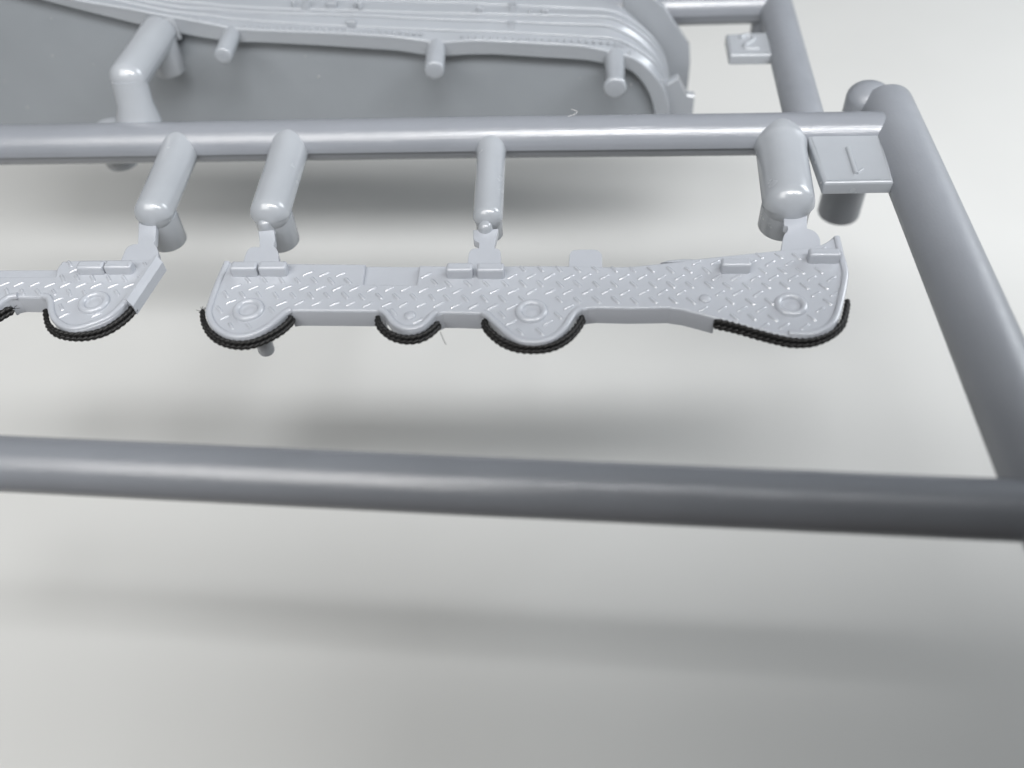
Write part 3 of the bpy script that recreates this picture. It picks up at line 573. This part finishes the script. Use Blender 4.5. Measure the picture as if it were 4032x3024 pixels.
for (x, y), (dx, dy, dz) in zip([fl[1], fl[2]], [(0, 0, 0), (0, 0, 0)]):
    for ox, oz in ((-0.03, -0.01), (-0.026, 0.03), (0.006, 0.034), (0.05, -0.004), (0.055, -0.085), (-0.02, -0.085)):
        vs.append((x + ox * 0.9, y - ox * 0.55, ZP + oz))
solid('sloped_flange', vs, ring_faces(2, 6), M_PLATE, short_plate, 40)

# ------------------------------------------------------------------ black cords glued round the lobes
def cord(pts, label, fray0=False, fray1=False, thick=(1.1, 1.1)):
    P = catmull(pts, 0.008)
    L = sum((b - a).length for a, b in zip(P[:-1], P[1:]))
    P = resample(P, int(L / 0.0055))
    c = sum(P, Vector()) / len(P)
    root = thing('black_cord', label, 'cord', c, 'black cords round the plate lobes')
    n = len(P)
    for th, (zo, oo) in enumerate(((0.016, -0.003), (-0.017, 0.007))):
        vs, fs = [], []
        ph0 = random.uniform(0, 6)
        for strand in range(2):
            off = len(vs)
            for i, p in enumerate(P):
                t = (P[min(i + 1, n - 1)] - P[max(i - 1, 0)]).normalized()
                s = Vector((t.y, -t.x, 0)).normalized()      # outward for a left-to-right lobe
                u = Vector((0, 0, 1))
                s_len = i * L / n
                a = ph0 + 2 * math.pi * s_len / 0.085 + math.pi * strand
                end = min(i, n - 1 - i) * L / n
                k = min(1.0, 0.55 + end / 0.05) * (thick[0] + (thick[1] - thick[0]) * i / n)
                ctr = p + u * zo * k + s * oo + (s * math.cos(a) + u * math.sin(a)) * 0.0050 * k
                r = 0.0148 * k * (1 + 0.03 * math.sin(s_len * 120 + th))
                if i in (0, n - 1): r *= 0.55
                for q in range(7):
                    b = 2 * math.pi * q / 7
                    vs.append(ctr + s * (math.cos(b) * r) + u * (math.sin(b) * r))
            fs += [tuple(off + v for v in f) for f in ring_faces(n, 7)]
        solid('thread', vs, fs, M_CORD, root, 80)
    for on, p in ((fray0, P[0]), (fray1, P[-1])):
        if on:
            vs, fs = [], []
            for k in range(6):
                d = Vector((random.uniform(-1, 1), random.uniform(-0.4, 0.8), random.uniform(-0.2, 1))).normalized()
                pts2 = [p, p + d * 0.02, p + d * 0.04 + Vector((random.uniform(-.012, .012), random.uniform(-.012, .012), 0))]
                off = len(vs)
                for j, q in enumerate(pts2):
                    for a in (0, 2.1, 4.2):
                        vs.append(q + Vector((math.cos(a), 0, math.sin(a))) * 0.0025)
                fs += [tuple(off + v for v in f) for f in ring_faces(3, 3)]
            solid('frayed_end', vs, fs, M_CORD, root, 80)
    return root
labels = ['short piece of black cord cut off by the left picture edge',
          'black cord round the rounded lobe of the cut-off left plate',
          'black cord with frayed tip round the leftmost lobe of the long plate',
          'shortest whole black cord, round the small lobe of the long plate',
          'black cord round the half-circle middle lobe of the long plate, under its ring',
          'longest black cord, along the wide right end of the long plate']
for i, (p, l) in enumerate(zip(D['cords'], labels)):
    cord(p, l, fray0=(i == 2), fray1=(i in (0, 1)), thick=(1.25, 1.0) if i == 5 else (1.04, 1.04))

# ------------------------------------------------------------------ moulded hull half behind the far rail
hull = thing('hull_half', 'light grey moulded hull half with stepped ledges, pegs and rivets behind the far rail', 'model part', (-1.5, YR + 0.2, H - 0.8))
N = 150
lines = [resample(catmull(D['h%d' % i], 0.03), N) for i in range(6)]
bot = resample(catmull(D['h_bot'], 0.03), N)
def normals(line):
    out = []
    for i in range(len(line)):
        t = line[min(i + 1, len(line) - 1)] - line[max(i - 1, 0)]
        n = Vector((-t.z, 0, t.x))
        out.append(n.normalized())
    return out
def loft(name, sections, mat):
    nc = len(sections[0])
    vs = [p for s in sections for p in s]
    return solid(name, vs, [f[::-1] for f in ring_faces(len(sections), nc)], mat, hull, 40)
Yv = Vector((0, 1, 0))
n0 = normals(lines[0])
loft('mating_rim', [[b + Yv * 0.16, b + Yv * 0.012, b + n * 0.01, a - n * 0.03, a - n * 0.03 + Yv * 0.10] for a, b, n in zip(lines[0], bot, n0)], M_HULL)
for i in range(5):
    A, B = lines[i], lines[i + 1]
    na, nb = normals(A), normals(B)
    hr = 0.03 if i in (0, 3) else 0.022
    secs = []
    for a, b, n, m in zip(A, B, na, nb):
        back = b - m * 0.020 + Yv * 0.012
        secs.append([a - n * 0.03, a - n * 0.016, a - n * 0.007 + Yv * 0.003, a - n * 0.002 + Yv * 0.009, a + Yv * 0.018, back, back - m * 0.05, a - n * 0.06 + Yv * 0.02])
    loft('ledge', secs, M_HULL)
# recessed inner wall
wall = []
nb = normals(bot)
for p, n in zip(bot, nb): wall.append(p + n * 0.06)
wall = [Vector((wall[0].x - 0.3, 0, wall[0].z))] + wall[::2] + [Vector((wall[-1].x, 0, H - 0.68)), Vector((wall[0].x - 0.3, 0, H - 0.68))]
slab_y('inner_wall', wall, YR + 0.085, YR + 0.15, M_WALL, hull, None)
slab_y('end_fin', D['h_fin'], YR + 0.70, YR + 0.76, M_HULL, hull)
slab_y('end_lug', D['h_lug'], YR + 0.12, YR + 0.2, M_HULL, hull)
for i, (w, q, r) in enumerate(D['pegs']):
    L = abs(q[1] - w[1])
    if i == 2:
        prof = [(r, -0.05), (r, L - 0.075), (r * 1.08, L - 0.055), (r * 1.08, L - 0.02), (r * 0.95, L - 0.004), (r * 0.8, L)]
    else:
        prof = [(r, -0.05), (r, L - 0.02), (r * 0.94, L - 0.005), (r * 0.8, L), (r * 0.3, L + 0.002)]
    # leaning a little with the drag of the mould
    o = lathe('locating_peg', (w[0], w[1], w[2] - 0.02), prof, M_HULL, hull, axis='y', angle=50)
    o.rotation_euler.z = math.atan2(q[0] - w[0], -(q[1] - w[1])) * 1.0
vs, fs = [], []
for p in D['rivets']:
    p = Vector(p); off = len(vs)
    r = 0.014
    for lv, (s, z) in enumerate(((1, -0.01), (0.85, 0.006), (0.45, 0.012))):
        for k in range(8):
            a = 2 * math.pi * k / 8
            vs.append(p + Vector((math.cos(a) * r * s, math.sin(a) * r * s, z)))
    fs += [tuple(off + v for v in f) for f in ring_faces(3, 8)]
rv = solid('rivets', vs, fs, M_HULL, hull, 70)
rv['kind'] = 'stuff'
for p in D['h_studs']:
    prism('raised_stud', [(p[0] - 0.045, p[1] - 0.02), (p[0] + 0.045, p[1] - 0.02), (p[0] + 0.045, p[1] + 0.03), (p[0] - 0.045, p[1] + 0.03)], p[2] - 0.06, p[2] + 0.015, M_HULL, hull, smooth=False, bevel=(0.012, 3))
for p in D['h_slats']:
    prism('short_slat', [(p[0] - 0.035, p[1] - 0.008), (p[0] + 0.035, p[1] - 0.008), (p[0] + 0.035, p[1] + 0.02), (p[0] - 0.035, p[1] + 0.02)], p[2] - 0.06, p[2] + 0.004, M_HULL, hull, smooth=False, bevel=(0.006, 2))
for p in D['h_chips']:
    s = random.uniform(0.6, 1.0)
    lathe('small_bolt', (p[0], p[1], p[2]), [(0.026 * s, -0.05), (0.024 * s, 0.0), (0.016 * s, 0.010), (0.001, 0.013)], M_HULL, hull, n=12, angle=60)

# ------------------------------------------------------------------ the phone that takes the picture (it shades the near right corner)
def phone():
    mw = cam.matrix_world
    rt, up, bk = [Vector(mw.col[i][:3]) for i in range(3)]
    c0 = mw.translation + bk * 1.0
    x0, x1, y0, y1, rc = D['phone']
    out = []
    for cx, cy, a0 in ((x1 - rc, y0 + rc, -90), (x1 - rc, y1 - rc, 0), (x0 + rc, y1 - rc, 90), (x0 + rc, y0 + rc, 180)):
        for k in range(7):
            a = math.radians(a0 + 15 * k)
            out.append((cx + rc * math.cos(a), cy + rc * math.sin(a)))
    root = thing('phone', 'dark phone held over the frame to take the picture', 'phone', c0 + rt * (x0 + x1) / 2)
    vs = []
    inn = offset_outline(out, 0.08)
    for o, d in ((inn, 0.0), (out, 0.1), (out, 0.7), (inn, 0.78)):
        vs += [c0 + rt * x + up * y + bk * d for x, y in o]
    solid('phone_body', vs, [f[::-1] for f in ring_faces(4, len(out))], M_PHONE, root, 30)
    vs = []
    for r, d in ((0.62, 0.02), (0.62, -0.12), (0.56, -0.15), (0.45, -0.15), (0.44, -0.05), (0.02, -0.05)):
        vs += [c0 + rt * (r * math.cos(k * math.pi / 16)) + up * (r * math.sin(k * math.pi / 16)) + bk * d for k in range(32)]
    solid('lens_ring', vs, ring_faces(6, 32), M_PHONE, root, 30)
phone()

# ------------------------------------------------------------------ dust fibres
def fibre(pts, r, mat, name, label):
    P = catmull(pts, 0.01)
    vs = []
    for i, p in enumerate(P):
        t = (P[min(i + 1, len(P) - 1)] - P[max(i - 1, 0)]).normalized()
        s = t.cross(Vector((0, 0, 1))).normalized(); u = s.cross(t)
        for a in (0, 1.57, 3.14, 4.71):
            vs.append(p + s * (math.cos(a) * r) + u * (math.sin(a) * r))
    o = solid(name, vs, ring_faces(len(P), 4), mat, None, 80)
    o['label'] = label; o['category'] = 'fibre'
    return o
vs, fs = [], []
for x, y, z, r in D['dust']:
    off = len(vs)
    for q, sc in ((-0.4, 0.7), (0.3, 1.0), (0.9, 0.5)):
        for k in range(5):
            a = k * 1.2566 + x * 9
            vs.append((x + math.cos(a) * r * sc, y - r * q, z + math.sin(a) * r * sc * 0.7))
    fs += [tuple(off + v for v in f) for f in ring_faces(3, 5)]
dust = solid('dust_specks', vs, fs, M_HAIR, hull, 80)
dust['kind'] = 'stuff'
fibre(D['fibres'][0], 0.003, M_HAIR, 'dust_fibre', 'tiny pale curled fibre lying on top of the far rail')
fibre(D['fibres'][1], 0.0022, M_DARKHAIR, 'loose_hair', 'thin dark hair hanging from the end of the shortest whole cord')
